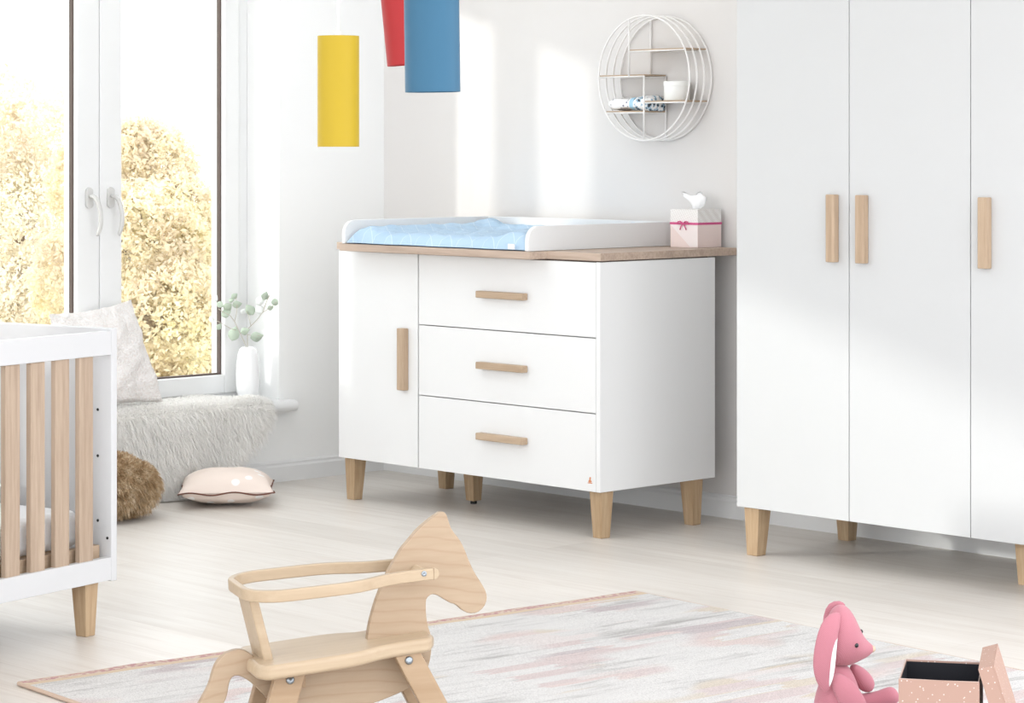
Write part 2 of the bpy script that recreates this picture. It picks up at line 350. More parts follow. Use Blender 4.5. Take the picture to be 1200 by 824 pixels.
def window(name, W, handles=True, split=True, sill=True):
    y0, y1, z0, z1 = W; ym = (y0+y1)/2 if not split else -1.253
    root = bpy.data.objects.new(name, None); COL.objects.link(root); root.location = (-.2, y1, z0); struct(root)
    fx0, fx1 = -.29, -.20; ft = .05; zb = z0+.045
    mb = MB(); mb.box(fx0, y1-ft, zb, fx1, y1, z1).box(fx0, y0, zb, fx1, y0+ft, z1).box(fx0, y0+ft, z1-ft, fx1, y1-ft, z1).box(fx0, y0+ft, zb, fx1, y1-ft, zb+.035)
    part(mb, 'window_frame', M['white2'], root, bevel=.004)
    for k, (a, b) in enumerate(((ym, y1-ft), (y0+ft, ym)) if split else ((y0+ft, y1-ft),)):
        a += .001; b -= .001; sx0, sx1 = -.275, -.185; st = .072; zb2 = zb+.02; zt = z1-ft+.015
        if k == 0: b += .0; la = .100; lb = st
        else: la = st; lb = .100
        mb = MB(); mb.box(sx0, a, zb2, sx1, a+la, zt).box(sx0, b-lb, zb2, sx1, b, zt).box(sx0, a+la, zb2, sx1, b-lb, zb2+st).box(sx0, a+la, zt-st, sx1, b-lb, zt)
        # glazing bead, a slim second step
        s = part(mb, 'sash', M['white2'], root, bevel=.005)
        bd = .010; mb = MB(); A, B, C, D = a+la, b-lb, zb2+st, zt-st
        mb.box(-.23, A, C, -.21, A+.006, D).box(-.23, B-.006, C, -.21, B, D).box(-.23, A+.006, C, -.21, B-.006, C+.006).box(-.23, A+.006, D-.006, -.21, B-.006, D)
        g = part(mb, 'gasket', M['gasket'], s) if False else None
        part(mb, 'gasket', M['gasket'], root)
        part(MB().box(-.224, A+.006, C+.006, -.218, B-.006, D-.006), 'pane', M['glass'], root)
        if handles:
            hy = (a+.045) if k == 0 else (b-.05)
            hx = -.185
            mb = MB(); prof = []
            for q in range(24):
                an = 2*math.pi*q/24; prof.append((.0155*math.cos(an), (.024 if math.sin(an) > 0 else -.024)+.0155*math.sin(an)))
            mb.prism(prof, lambda p: (hx-.002, hy+p[0], 1.115+p[1]), lambda p: (hx+.012, hy+p[0], 1.115+p[1]))
            h = part(mb, 'handle_plate', M['handle'], root, bevel=.003)
            path = [(hx+.008, hy, 1.122), (hx+.030, hy, 1.122), (hx+.043, hy+.004, 1.116), (hx+.05, hy+.010, 1.098), (hx+.055, hy+.016, 1.07), (hx+.056, hy+.019, 1.04), (hx+.054, hy+.018, 1.01), (hx+.048, hy+.014, .985), (hx+.042, hy+.009, .972)]
            part(MB().tube(path, [.009, .009, .009, .009, .009, .009, .0085, .008, .006], 12), 'handle_lever', M['handle'], root, subsurf=1)
    return root
window('window_1', W1)
window('added_side_window', W2, handles=False, split=False)
# sill under the window in view: rounded nose, horn past the jamb
mb = MB(); prof = [(-.20, .275), (.045, .275), (.058, .279), (.066, .29), (.067, .300), (.060, .313), (.045, .320), (-.20, .320)]
mb2 = MB(); mb2.prism(prof[1:7]+[(-.0, .320), (-.0, .275)], lambda p: (p[0], -2.11, p[1]), lambda p: (p[0], -.495, p[1]))
mb2.box(-.205, W1[0], .275, 0.0, W1[1], .320)
struct(mb2.build('trim_1', M['white'], bevel=.003))

# ------------------------------------------------------------------ outside: trees beyond the window
struct(MB().box(-60, -30, -3.2, -.5, 60, -3.1).build('ground', M['lawn']))
def tree(label, cx, cy, clumps, nleaf, size, mt, trunk_h):
    root = thing('leafy_tree', label, 'tree', (cx, cy, -3.1), 0)
    cl = np.array(clumps, float); wts = cl[:, 3]**2; wts /= wts.sum()
    idx = rng.choice(len(cl), nleaf, p=wts)
    d = rng.normal(size=(nleaf, 3)); d /= np.linalg.norm(d, axis=1)[:, None]
    # leaves gather in small tufts on the crown surface
    tuft = rng.normal(size=(900, 3)); tuft /= np.linalg.norm(tuft, axis=1)[:, None]
    ti = rng.integers(0, 900, nleaf); d = tuft[ti]*.93+d*.10; d /= np.linalg.norm(d, axis=1)[:, None]
    rad = cl[idx, 3]*(1.0+.10*np.sin(ti*2.399)+rng.normal(scale=.035, size=nleaf))
    c = cl[idx, :3]+d*rad[:, None]
    a = rng.normal(size=(nleaf, 3)); a /= np.linalg.norm(a, axis=1)[:, None]
    b = np.cross(a, rng.normal(size=(nleaf, 3))); b /= np.linalg.norm(b, axis=1)[:, None]
    s = size*(.6+.8*rng.random(nleaf))[:, None]
    P = np.stack([c-a*s, c+b*s*.5, c+a*s, c-b*s*.5], 1).reshape(-1, 3)-np.array([cx, cy, -3.1])
    me = bpy.data.meshes.new('foliage'); me.from_pydata(P.tolist(), [], np.arange(nleaf*4).reshape(-1, 4).tolist()); me.update(); me.materials.append(mt)
    o = bpy.data.objects.new('foliage', me); COL.objects.link(o); o.parent = root
    mb = MB().tube([(0, 0, 0), (.05, .02, trunk_h*.5), (0, .1, trunk_h)], [.16, .12, .07], 10)
    for k in range(7):
        an = k*.9; mb.tube([(0, 0, trunk_h*.35+.15*k), (math.cos(an)*.5, math.sin(an)*.5, trunk_h*.5+.2*k), (math.cos(an), math.sin(an), trunk_h*.6+.28*k)], [.06, .04, .015], 6)
    lpart(mb, 'trunk', M['bark'], root)
    return root
def pz(px, py, Z):
    r = (px-CXP)/F_PX*Z; return (CAMX+r*CT-Z*ST, CAMY+r*ST+Z*CT, CAMH-(py-HY)/F_PX*Z)
def clump(px, py, Z, rpx): p = pz(px, py, Z); return (*p, rpx*Z/F_PX)
c1 = [clump(165, 205, 30, 62), clump(120, 215, 30, 60), clump(200, 250, 29.5, 48), clump(225, 300, 29.5, 55), clump(160, 300, 29, 80), clump(110, 330, 29, 70), clump(190, 380, 28.5, 75), clump(240, 410, 29, 60), clump(130, 430, 29, 75), clump(200, 470, 28.5, 70), clump(150, 172, 30.2, 28), clump(187, 178, 30.2, 26), clump(90, 470, 29, 70)]
p = pz(165, 300, 30); tree('large golden autumn tree seen through the right window pane', p[0], p[1], c1, 90000, .035, M['leafy'], 3.2)
c2 = [clump(20, 150, 34, 75), clump(60, 180, 34, 60), clump(-30, 200, 34, 80), clump(50, 270, 33.5, 75), clump(-10, 300, 33.5, 80), clump(40, 360, 33, 70), clump(90, 330, 33.5, 55), clump(-20, 410, 33, 80), clump(60, 430, 33, 70), clump(5, 105, 34, 35)]
p = pz(15, 250, 34); tree('pale tree with haze and glow in its leaf colour seen through the left window pane', p[0], p[1], c2, 70000, .036, M['leafy_haze'], 3.6)
c3 = [clump(270, 330, 36, 70), clump(300, 400, 36, 90), clump(210, 440, 35, 80), clump(250, 260, 36, 40), clump(340, 350, 36, 80)]
p = pz(280, 360, 36); tree('smaller tree behind the golden tree at the right edge of the window', p[0], p[1], c3, 36000, .04, M['leafy'], 2.4)

# ------------------------------------------------------------------ dresser
FY = -.70
DR = thing('changing_dresser', 'white changing dresser with oak worktop, one door, three drawers and oak legs', 'dresser', (1.2, -.42, 0))
X0, X1, ZB, ZT = .553, 1.904, .158, .924; BY = -.127
mb = MB().box(X0, FY+.019, ZB, X1-.019, BY, ZB+.018).box(X0, FY+.019, ZB+.018, X0+.019, BY, ZT).box(X1-.019, FY, ZB, X1, BY, ZT).box(X0+.019, BY-.008, ZB+.018, X1-.019, BY, ZT).box(.985, FY+.019, ZB+.018, 1.003, BY-.008, ZT-.018).box(X0+.019, FY+.019, ZT-.018, X1-.019, BY-.008, ZT)
part(mb, 'carcass', M['white'], DR, bevel=.0015)
d = part(MB().box(X0, FY, ZB,   .992, FY+.018, ZT-.0015), 'door', M['white'], DR, bevel=.0015)
L = DR.location
part_h = lambda mb, par, m: (lambda o: o)(MBchild(mb, par, m))
def MBchild(mb, par, m, name='handle', bevel=.003, **k):
    root = par
    while root.parent: root = root.parent
    Lr = root.location; R = Matrix.Rotation(-root.rotation_euler.z, 3, 'Z')
    mb.v = [tuple(R @ (Vector(v)-Lr)) for v in mb.v]
    return mb.build(name, m, par, bevel=bevel, **k)
MBchild(MB().box(.907, FY-.026, .432, .944, FY-.0005, .655), d, M['oak_z'])
zs = [ZT-.0015, .671, .419, ZB]
for k in range(3):
    z1, z0 = zs[k], zs[k+1]+(.0015 if k < 2 else 0)
    d = part(MB().box(.9985, FY, z0, X1-.0205, FY+.018, z1-(.0015 if k else 0)), 'drawer', M['white'], DR, bevel=.0015)
    zc = (.795, .5475, .301)[k]
    MBchild(MB().box(1.325, FY-.028, zc-.012, 1.560, FY-.0005, zc+.012), d, M['oak_x'])
    if k == 2:
        ex, ez = 1.858, .196; e = MB()
        e.prism([(-.010, -.011), (.010, -.011), (.011, -.0085), (-.011, -.0085)], lambda p: (ex+p[0], FY-.0008, ez+p[1]), lambda p: (ex+p[0], FY, ez+p[1]))
        e.prism([(-.008, -.006), (-.003, -.008), (.006, -.007), (.008, -.003), (.003, 0), (.003, .004), (.005, .008), (.001, .011), (-.003, .008), (-.002, .002), (-.006, -.001)], lambda p: (ex+p[0], FY-.0008, ez+p[1]), lambda p: (ex+p[0], FY, ez+p[1]))
        o = MBchild(e, d, mat('emblem_orange', (.62, .25, .12), .5), 'emblem', 0); o['label'] = 'small orange maker emblem'
def taper_leg(cx, cy, w, h, sx, sy, m, root, name='leg', foot=0, top=None, local=False):
    """square leg, outer faces nearly upright, inner ones slanting; sx,sy point outward"""
    tw, bw = w, w*.70; top = top or .0
    def ring(wd, z, k):
        ox, oy = cx-sx*(w-wd)/2*(-1)*0, cy
        ax = cx+sx*(w-wd)/2*k; ay = cy+sy*(w-wd)/2*k
        return [(ax-wd/2, ay-wd/2, z), (ax+wd/2, ay-wd/2, z), (ax+wd/2, ay+wd/2, z), (ax-wd/2, ay+wd/2, z)]
    mb = MB().loft([ring(bw, foot, .35), ring(tw, h, .35)])
    o = (lpart if local else part)(mb, name, m, root, bevel=.002)
    if foot:
        f = MB().lathe([(.012, 0), (.012, foot+.001)], (cx+sx*(w-bw)/2*.35, cy+sy*(w-bw)/2*.35, 0), 16)
        MBchild(f, o, M['black'], 'foot_glide', 0)
    return o
for cx, cy, sx, sy, ft in ((.585, -.645, -1, -1, 0), (1.862, -.650, 1, -1, 0), (.600, -.205, -1, 1, 0), (1.872, -.215, 1, 1, 0), (.972, -.41, 1, 0, .012)):
    taper_leg(cx, cy, .058, ZB, sx, sy, M['leg'], DR, foot=ft)
# worktop with the part under the changing frame stepping forward
poly = [(.543, FY-.002), (.655, FY-.002), (.655, -.782), (1.655, -.782), (1.655, FY-.002), (1.908, FY-.002), (1.908, -.018), (.543, -.018)]
part(MB().prism(poly, lambda p: (p[0], p[1], .928), lambda p: (p[0], p[1], .954)), 'worktop', M['top'], DR, bevel=.0015)
part(MB().box(X0+.008, FY+.006, ZT-.001, X1-.008, BY-.03, .928), 'shadow_gap_strip', M['gasket'], DR)  # dark strip standing in for the shadow gap under the worktop

# changing frame (rim) on the worktop
CF = thing('changing_tray', 'low white three-sided tray rim around the blue changing mat on the dresser', 'changing tray', (1.15, -.40, .9545))
z0, z1 = .9545, 1.040; xl, xr = .660, 1.640
def side(x, name):
    prof = [(-.775, z0), (-.775, z1-.05)]+[(-.725-.05*math.cos(a), z1-.05+.05*math.sin(a)) for a in [i*math.pi/16 for i in range(1, 9)]]+[(-.045, z1), (-.045, z0)]
    part(MB().prism(prof, lambda p: (x, p[0], p[1]), lambda p: (x+.018, p[0], p[1])), name, M['white'], CF, bevel=.002)
side(xl, 'side_board'); side(xr-.018, 'side_board')
part(MB().box(xl+.018, -.063, z0, xr-.018, -.045, z1), 'back_board', M['white'], CF, bevel=.002)
# changing mat
def padgrid(nx, ny, fx):
    vs = [fx(i/(nx-1), j/(ny-1)) for j in range(ny) for i in range(nx)]
    return vs, [(j*nx+i, j*nx+i+1, (j+1)*nx+i+1, (j+1)*nx+i) for j in range(ny-1) for i in range(nx-1)]
CM = thing('changing_mat', 'light blue quilted changing mat lying inside the white rim', 'changing mat', (1.15, -.41, .955))
def top_h(u, v):
    e = min(u, 1-u)*.94/.045; f = min(v, 1-v)*.68/.045
    k = (1-max(0, 1-e)**2)**.5*(1-max(0, 1-f)**2)**.5
    roll = .030*(math.exp(-((min(u, 1-u)-.09)/.06)**2)+.8*math.exp(-((1-v-.10)/.07)**2)*(1 if 1 else 0))
    q = .006*abs(math.sin((u*10.5+v*7)*math.pi/1.0))**.4*abs(math.sin((u*10.5-v*7)*math.pi/1.0))**.4
    wr = .004*noise.noise(Vector((u*14, v*12, 0)))
    return .003+k*(.036+roll*.7+q+wr)
xa, xb, ya, yb = xl+.022, xr-.022, -.772, -.068
vs, fs = padgrid(110, 80, lambda u, v: (xa+(xb-xa)*u, ya+(yb-ya)*v+.006*math.sin(u*21)*(1-v)**6, .955+top_h(u, v)))
mb = MB().add(vs, fs); n = len(vs)
vs2, fs2 = padgrid(110, 80, lambda u, v: (xa+(xb-xa)*u, ya+(yb-ya)*v+.006*math.sin(u*21)*(1-v)**6, .9552)); mb.add(vs2, [f[::-1] for f in fs2])
part(mb, 'mat_cover', M['quilt'], CM, smooth=True)
lb = MB().box(1.545, -.781, .960, 1.575, -.776, .978); part(lb, 'care_tag', M['tissue'], CM)

# tissue box on worktop
TB = thing('tissue_box', 'pink and dotted tissue box with magenta ribbon at the right end of the worktop', 'tissue box', (1.772, -.085, .9545))
tx, ty, s_, h_ = 1.776, -.085, .065, .134; zz = .9545
part(MB().box(tx-s_, ty-s_+.003, zz, tx+s_, ty+s_-.003, zz+.082), 'lower_carton', M['tpink'], TB, bevel=.001)
part(MB().add([(tx-s_, ty-s_+.0025, zz+.080), (tx+s_, ty-s_+.0025, zz+.080), (tx+s_, ty-s_+.0025, zz+.004), (tx+.03, ty-s_+.0025, zz+.002)], [(0, 1, 2, 3)]), 'pale_corner', M['tpink2'], TB)
part(MB().box(tx-s_, ty-s_+.003, zz+.082, tx+s_, ty+s_-.003, zz+h_), 'upper_carton', M['dots'], TB, bevel=.001)
part(MB().box(tx-s_-.001, ty-s_+.0015, zz+.080, tx+s_+.001, ty+s_-.0015, zz+.088), 'ribbon', M['ribbon'], TB)
mb = MB(); by = ty-s_-.0
for sg in (-1, 1):
    mb.tube([(tx, by, zz+.084), (tx+sg*.012, by-.004, zz+.092), (tx+sg*.024, by-.003, zz+.090), (tx+sg*.022, by-.004, zz+.083), (tx, by-.002, zz+.083)], .0022, 6)
    mb.tube([(tx, by, zz+.084), (tx+sg*.009, by-.003, zz+.074), (tx+sg*.015, by-.002, zz+.062)], .002, 6)
part(mb, 'bow', M['ribbon'], TB)
mb = MB(); rings = []
for i in range(9):
    f = i/8; ring = []
    for k in range(28):
        a = 2*math.pi*k/28; rr = .010+.034*f**.8*(1-.35*(f > .85)); rr *= 1+.22*math.sin(3*a+f*2)+.08*math.sin(7*a)
        ring.append((tx+rr*1.15*math.cos(a)-.012*f+.01*math.sin(4*f), ty+rr*.6*math.sin(a), zz+h_-.002+.055*f*(1+.14*math.sin(2*a+.6))))
    rings.append(ring)
mb.loft(rings); part(mb, 'tissue', M['tissue'], TB, smooth=True)

# ------------------------------------------------------------------ wardrobe
WY = -.60
WR = thing('wardrobe', 'tall white three-door wardrobe with oak bar handles on oak legs', 'wardrobe', (3.1, -.32, 0))
wx = [2.417, 2.876, 3.331, 3.790]; wz, wt = .157, 2.02
mb = MB().box(wx[0], WY+.02, wz, wx[0]+.018, -.03, wt).box(wx[3]-.018, WY+.02, wz, wx[3], -.03, wt).box(wx[0]+.018, WY+.02, wz, wx[3]-.018, -.03, wz+.018).box(wx[0]+.018, WY+.02, wt-.018, wx[3]-.018, -.03, wt).box(wx[0]+.018, -.038, wz+.018, wx[3]-.018, -.03, wt-.018).box(wx[1]-.009, WY+.02, wz+.018, wx[1]+.009, -.038, wt-.018).box(wx[2]-.009, WY+.02, wz+.018, wx[2]+.009, -.038, wt-.018)
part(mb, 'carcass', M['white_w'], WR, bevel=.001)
hx = [(at(967, 260, y=WY-.026).x), at(1001.5, 260, y=WY-.026).x, at(1145, 260, y=WY-.026).x]
for k in range(3):
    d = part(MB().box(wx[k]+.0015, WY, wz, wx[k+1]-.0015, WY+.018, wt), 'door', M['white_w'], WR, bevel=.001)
    MBchild(MB().box(hx[k], WY-.026, .953, hx[k]+.034, WY-.0005, 1.162), d, M['oak_z'])
for cx, cy, sx, sy in ((2.462, -.548, -1, -1), (2.467, -.10, -1, 1), (3.745, -.548, 1, -1), (3.745, -.10, 1, 1), (3.385, -.385, 0, 0)):
    taper_leg(cx, cy, .062, wz, sx, sy, M['leg'], WR)

# ------------------------------------------------------------------ wall shelf
SH = thing('round_wall_shelf', 'round white wire wall shelf with four thin shelf boards', 'wall shelf', (1.555, -.06, 1.555))
sc_, sr = (1.557, 1.554), .2235
for yy in (-.008, -.046, -.084, -.122):
    part(MB().tube([(sc_[0]+sr*math.cos(2*math.pi*k/72), yy, sc_[1]+sr*math.sin(2*math.pi*k/72)) for k in range(72)], 0.0034, 8, closed=True), 'ring', M['wire'], SH, smooth=True)
def chord(z): return math.sqrt(max(0, sr**2-(z-sc_[1])**2))
def shelf(xa, xb, z):
    part(MB().box(xa, -.120, z, xb, -.008, z+.005), 'shelf_board', M['oak_x'], SH)
    for yy in (-.122, -.008):
        part(MB().tube([(xa, yy, z-.002), (xb, yy, z-.002)], .0028, 8), 'support_wire', M['wire'], SH, smooth=True)
xv1, xv2 = 1.486, 1.560
shelf(xv1, sc_[0]+chord(1.652), 1.652); shelf(sc_[0]-chord(1.562), xv2, 1.562); shelf(xv2, sc_[0]+chord(1.467), 1.467); shelf(sc_[0]-chord(1.432), xv2, 1.432)
def upr(x, za, zb):
    for yy in (-.122, -.008):
        part(MB().tube([(x, yy, za), (x, yy, zb)], .0034, 8), 'upright', M['wire'], SH, smooth=True)
upr(xv1, 1.562, sc_[1]+math.sqrt(sr**2-(xv1-sc_[0])**2)); upr(xv2, sc_[1]-math.sqrt(sr**2-(xv2-sc_[0])**2), 1.562)
# jar on shelf
JR = thing('lidded_tin', 'small round white lidded tin on the right board of the wall shelf', 'tin', (1.668, -.066, 1.4725))
lpart(MB().lathe([(.0, 0), (.0445, 0), (.046, .002), (.046, .052), (.0, .052)], n=48), 'tin_body', M['jar'], JR, smooth=False, bevel=.001)
lpart(MB().lathe([(.0, .051), (.0475, .051), (.0478, .066), (.046, .0685), (.0, .069)], n=48), 'tin_lid', M['jar'], JR, bevel=.001)
# folded towel
rings = []
for i in range(26):
    f = i/25; x = -.112+.224*f; hh = .021+.003*math.sin(f*9)+.004*(f > .5)-.010*(1-min(1, f*6)); ww = .046-.012*(1-min(1, f*5)) 
    if i in (0, 25): hh *= .6; ww *= .85
    rings.append([(x, ww*math.copysign(abs(math.cos(a))**.6, math.cos(a)), .024+hh*math.copysign(abs(math.sin(a))**.7, math.sin(a))*(1+.10*math.sin(a*5+f*7))) for a in [2*math.pi*k/24 for k in range(24)]])
o = MB().loft(rings).build('folded_cloth', M['towel'], smooth=True); o.location = (1.465, -.064, 1.4385)
tag(o, 'folded muslin cloth with spots and blue band on the lowest shelf board', 'cloth')

# ------------------------------------------------------------------ pendant lamps
def lamp(px, Z, yb, m, label, tilt=0, yaw=0.):
    r = (px-CXP)/F_PX*Z; x, y = CAMX+r*CT-Z*ST, CAMY+r*ST+Z*CT; zb = CAMH-(yb-HY)/F_PX*Z; h = .316
    root = thing('pendant_lamp', label, 'lamp', (x, y, RH), TH)
    zt = zb+h-RH; rad = .0595
    T = Matrix.Translation((0, 0, zt)) @ Matrix.Rotation(math.radians(tilt), 4, 'Y') @ Matrix.Translation((0, 0, -zt))
    lpart(MB().lathe([(rad, zt), (rad, zb-RH), (rad-.0018, zb-RH), (rad-.0018, zt-.003), (.008, zt-.003), (.008, zt)], n=56, xf=T), 'lamp_shade', m, root, bevel=.0008)
    lpart(MB().lathe([(.0, zt-.06), (.022, zt-.06), (.022, zt-.01), (.012, zt-.004), (.009, zt+.012), (.0, zt+.014)], n=24, xf=T), 'lamp_holder', M['cord'], root)
    lpart(MB().tube([(0, 0, zt+.01), (0, 0, -.02)], .0032, 8), 'cord', M['cord'], root)
    lpart(MB().lathe([(.0, -.028), (.03, -.028), (.045, -.018), (.048, 0), (.0, 0)], n=32), 'ceiling_rose', M['cord'], root)
    return root
lamp(396.5, 7.3, 172, M['yellow'], 'yellow cylindrical pendant lamp hanging in front of the window reveal')
lamp(468, 6.1, 76, M['red'], 'red cylindrical pendant lamp half hidden behind the blue one', -5.5)
lamp(505, 5.5, 108, M['blue'], 'blue cylindrical pendant lamp, the largest and rightmost', -.7)

# ------------------------------------------------------------------ crib
aC = math.atan(1900/3000)
Nn = wdir(math.cos(aC), -math.sin(aC)); foot = at(104, 746, z=0)
CR = thing('baby_crib', 'white baby crib with upright oak slats, at the left edge of the photo', 'crib', foot+Nn*.0, math.atan2(Nn.y, Nn.x))
# local x = outward towards the room, local y = away from viewer along the side (-L)
def cbox(a, b): # y-extents as -L
    pass
zt, zb, LEN, WID = .815, .143, 1.42, .74
fx = .02
# end panels
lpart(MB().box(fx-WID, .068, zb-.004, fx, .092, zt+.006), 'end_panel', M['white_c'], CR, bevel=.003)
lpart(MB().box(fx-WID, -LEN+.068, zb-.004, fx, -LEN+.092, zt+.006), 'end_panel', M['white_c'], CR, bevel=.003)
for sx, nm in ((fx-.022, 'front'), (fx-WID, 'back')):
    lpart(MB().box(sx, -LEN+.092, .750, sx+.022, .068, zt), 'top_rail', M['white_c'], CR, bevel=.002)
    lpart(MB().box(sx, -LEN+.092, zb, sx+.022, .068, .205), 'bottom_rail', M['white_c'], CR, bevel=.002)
    k = 0; y = .003
    while y-.055 > -LEN+.10:
        lpart(MB().box(sx-.002 if nm == 'front' else sx+.002, y-.054, .200, sx+.016 if nm == 'front' else sx+.02, y, .752), 'slat', M['slat'], CR, bevel=.003); y -= .0935
for sx in (fx-.06, fx-WID+.06-.024):
    lpart(MB().box(sx, -LEN+.1, .200, sx+.024, .062, .236), 'base_rail', M['oak_y'], CR, bevel=.002)
mb = MB()
for k in range(14): mb.box(fx-WID+.08, -LEN+.13+k*.095, .215, fx-.06, -LEN+.18+k*.095, .230)
lpart(mb, 'base_slats', M['oak_x'], CR)
for (lx, lz) in ((-.048, .475), (-.048, .300), (-.014, .255), (-.048, .60)):
    an_ = [k*math.pi/6 for k in range(12)]
    lpart(MB().prism([(fx+lx+.004*math.cos(a), lz+.004*math.sin(a)) for a in an_], lambda p: (p[0], .0668, p[1]), lambda p: (p[0], .0682, p[1])), 'peg_hole', M['black'], CR)
for cx, cy, sx, sy in ((fx-.042, .0, 1, 1), (fx-WID+.042, .0, -1, 1), (fx-.042, -LEN+.18, 1, -1), (fx-WID+.042, -LEN+.18, -1, -1)):
    taper_leg(cx+(.004 if sx > 0 else 0), cy+(.004 if sy > 0 else 0), .052, .146, sx, 0, M['leg'], CR, local=True)
CRM = CR.matrix_basis.copy() if False else (Matrix.Translation(CR.location) @ Matrix.Rotation(CR.rotation_euler.z, 4, 'Z'))
o = MB().box(-.32, -.64, 0, .32, .65, .10).build('crib_mattress', M['sheet'], bevel=.03, seg=4); o.location = CRM @ Vector((fx-WID/2, -LEN/2+.07, .2365)); o.rotation_euler.z = CR.rotation_euler.z
tag(o, 'white sheeted mattress inside the crib behind the slats', 'mattress')
def cushion_mesh(w_, d_, h_, n=28, pinch=.10, wob=0, seed=0):
    """puffy square cushion in the xy plane, thickness h_"""
    mb = MB()
    def pos(u, v, sg):
        a, b = 2*u-1, 2*v-1
        k = (max(0, 1-abs(a)**2.6)*max(0, 1-abs(b)**2.6))**.5
        e = 1-pinch*((1-a*a)*abs(b)**3*0+(1-b*b)*1*0)
        x = a*(1-pinch*(1-b*b)*abs(a)**1)*w_/2; y = b*(1-pinch*(1-a*a)*abs(b)**1)*d_/2
        ww = wob*noise.noise(Vector((a*3+seed, b*3, sg)))
        return (x, y, sg*(h_/2*k)+ww*(1 if k > .0 else 0))
    for sg in (1, -1):
        vs, fs = padgrid(n, n, lambda u, v: pos(u, v, sg)); mb.add(vs, fs)
    rim = [pos(t, 0, 1) for t in np.linspace(0, 1, n)][:-1]+[pos(1, t, 1) for t in np.linspace(0, 1, n)][:-1]+[pos(1-t, 1, 1) for t in np.linspace(0, 1, n)][:-1]+[pos(0, 1-t, 1) for t in np.linspace(0, 1, n)][:-1]
    return mb, rim
mb, rim = cushion_mesh(.40, .30, .09, wob=.008)
o = mb.build('crib_pillow', M['sheet'], smooth=True); o.location = CRM @ Vector((fx-WID/2-.10, -.20, .392)); o.rotation_euler = (0, 0, CR.rotation_euler.z)
tag(o, 'soft white pillow lying on the crib mattress', 'pillow')

# ------------------------------------------------------------------ fur helpers
def strands(bases, normals, length, width, droop, comb=(0, 0, 0), jitter=.35):
    n = len(bases); B = np.array(bases); N = np.array(normals, float); N /= np.linalg.norm(N, axis=1)[:, None]
    D = N+rng.normal(scale=jitter, size=(n, 3))+np.array(comb); D /= np.linalg.norm(D, axis=1)[:, None]
    Ls = length*(.55+.7*rng.random(n))[:, None]
    side = np.cross(D, rng.normal(size=(n, 3))); side /= np.linalg.norm(side, axis=1)[:, None]
    g = np.array([0, 0, -1.0])
    p1 = B+D*Ls*.45+g*droop*Ls*.2; p2 = p1+(D*.6+g*droop)*Ls*.5
    w_ = width*(.7+.6*rng.random(n))[:, None]
    P = np.stack([B-side*w_, B+side*w_, p1-side*w_*.8, p1+side*w_*.8, p2], 1).reshape(-1, 3)
    i = np.arange(n)*5
    q = np.stack([i, i+1, i+3, i+2], 1); t3 = np.stack([i+2, i+3, i+4], 1)
    return P.tolist(), [tuple(r) for r in q.tolist()]+[tuple(r) for r in t3.tolist()]
# white sheepskin hanging over the sill
def hide(u, v):
    """u 0..1 right->left across, v 0..1 from window down to the floor"""
    prof = [(-.17, .327), (-.05, .330), (.05, .332), (.092, .315), (.105, .27), (.118, .20), (.13, .12), (.142, .05), (.150, .012)]
    t = v*(len(prof)-1); i = min(int(t), len(prof)-2); f = t-i
    x = prof[i][0]*(1-f)+prof[i+1][0]*f; z = prof[i][1]*(1-f)+prof[i+1][1]*f
    yr = np.interp(z, [0, .05, .12, .2, .27, .33], [-1.02, -.98, -.87, -.76, -.70, -.66]); 
    if x < 0: yr = np.interp(x, [-.17, -.05, .03], [-.80, -.76, -.69])
    yl = np.interp(z, [0, .1, .33], [-1.45, -1.7, -1.9])
    y = yr+(yl-yr)*u
    x2 = x+.012*math.sin(u*17+v*3)*(v > .4)
    return Vector((x2, float(y), z+(.008*noise.noise(Vector((u*8, v*8, 3))) if v < .4 else 0)))
vs, fs = padgrid(60, 46, lambda u, v: tuple(hide(u, v)+Vector((0, 0, 0))))
FR = thing('sheepskin', 'long-haired white sheepskin draped over the window sill down to the floor', 'fur rug', (.1, -1.1, .0))
mb = MB().add(vs, fs); o = part(mb, 'hide', M['fur_root'], FR, smooth=True)
o.modifiers.new('solid', 'SOLIDIFY').thickness = .008
bs, ns = [], []
for _ in range(70000):
    u, v = random.random()**1.25, random.random(); p = hide(u, v); e = .01
    du = hide(min(1, u+e), v)-hide(max(0, u-e), v); dv = hide(u, min(1, v+e))-hide(u, max(0, v-e)); n = dv.cross(du)
    n = n.normalized() if n.length > 1e-9 else Vector((1, 0, 0))
    if n.x+n.z < 0: n = -n
    if u < .02: n += Vector((0, 1.2, 0))
    if v < .25: n = n*1.0
    bs.append(tuple(p)); ns.append(tuple(n*(1 if v < .38 else .75)+Vector((0, .15*(.5-u), -.55 if v > .36 else 0))))
P, Fc = strands(bs, ns, .056, .0011, .75, jitter=.30)
P = [(max(x, -.19), y, max(z, .004)) for x, y, z in P]
part(MB().add(P, Fc), 'fur', M['fur_w'], FR)
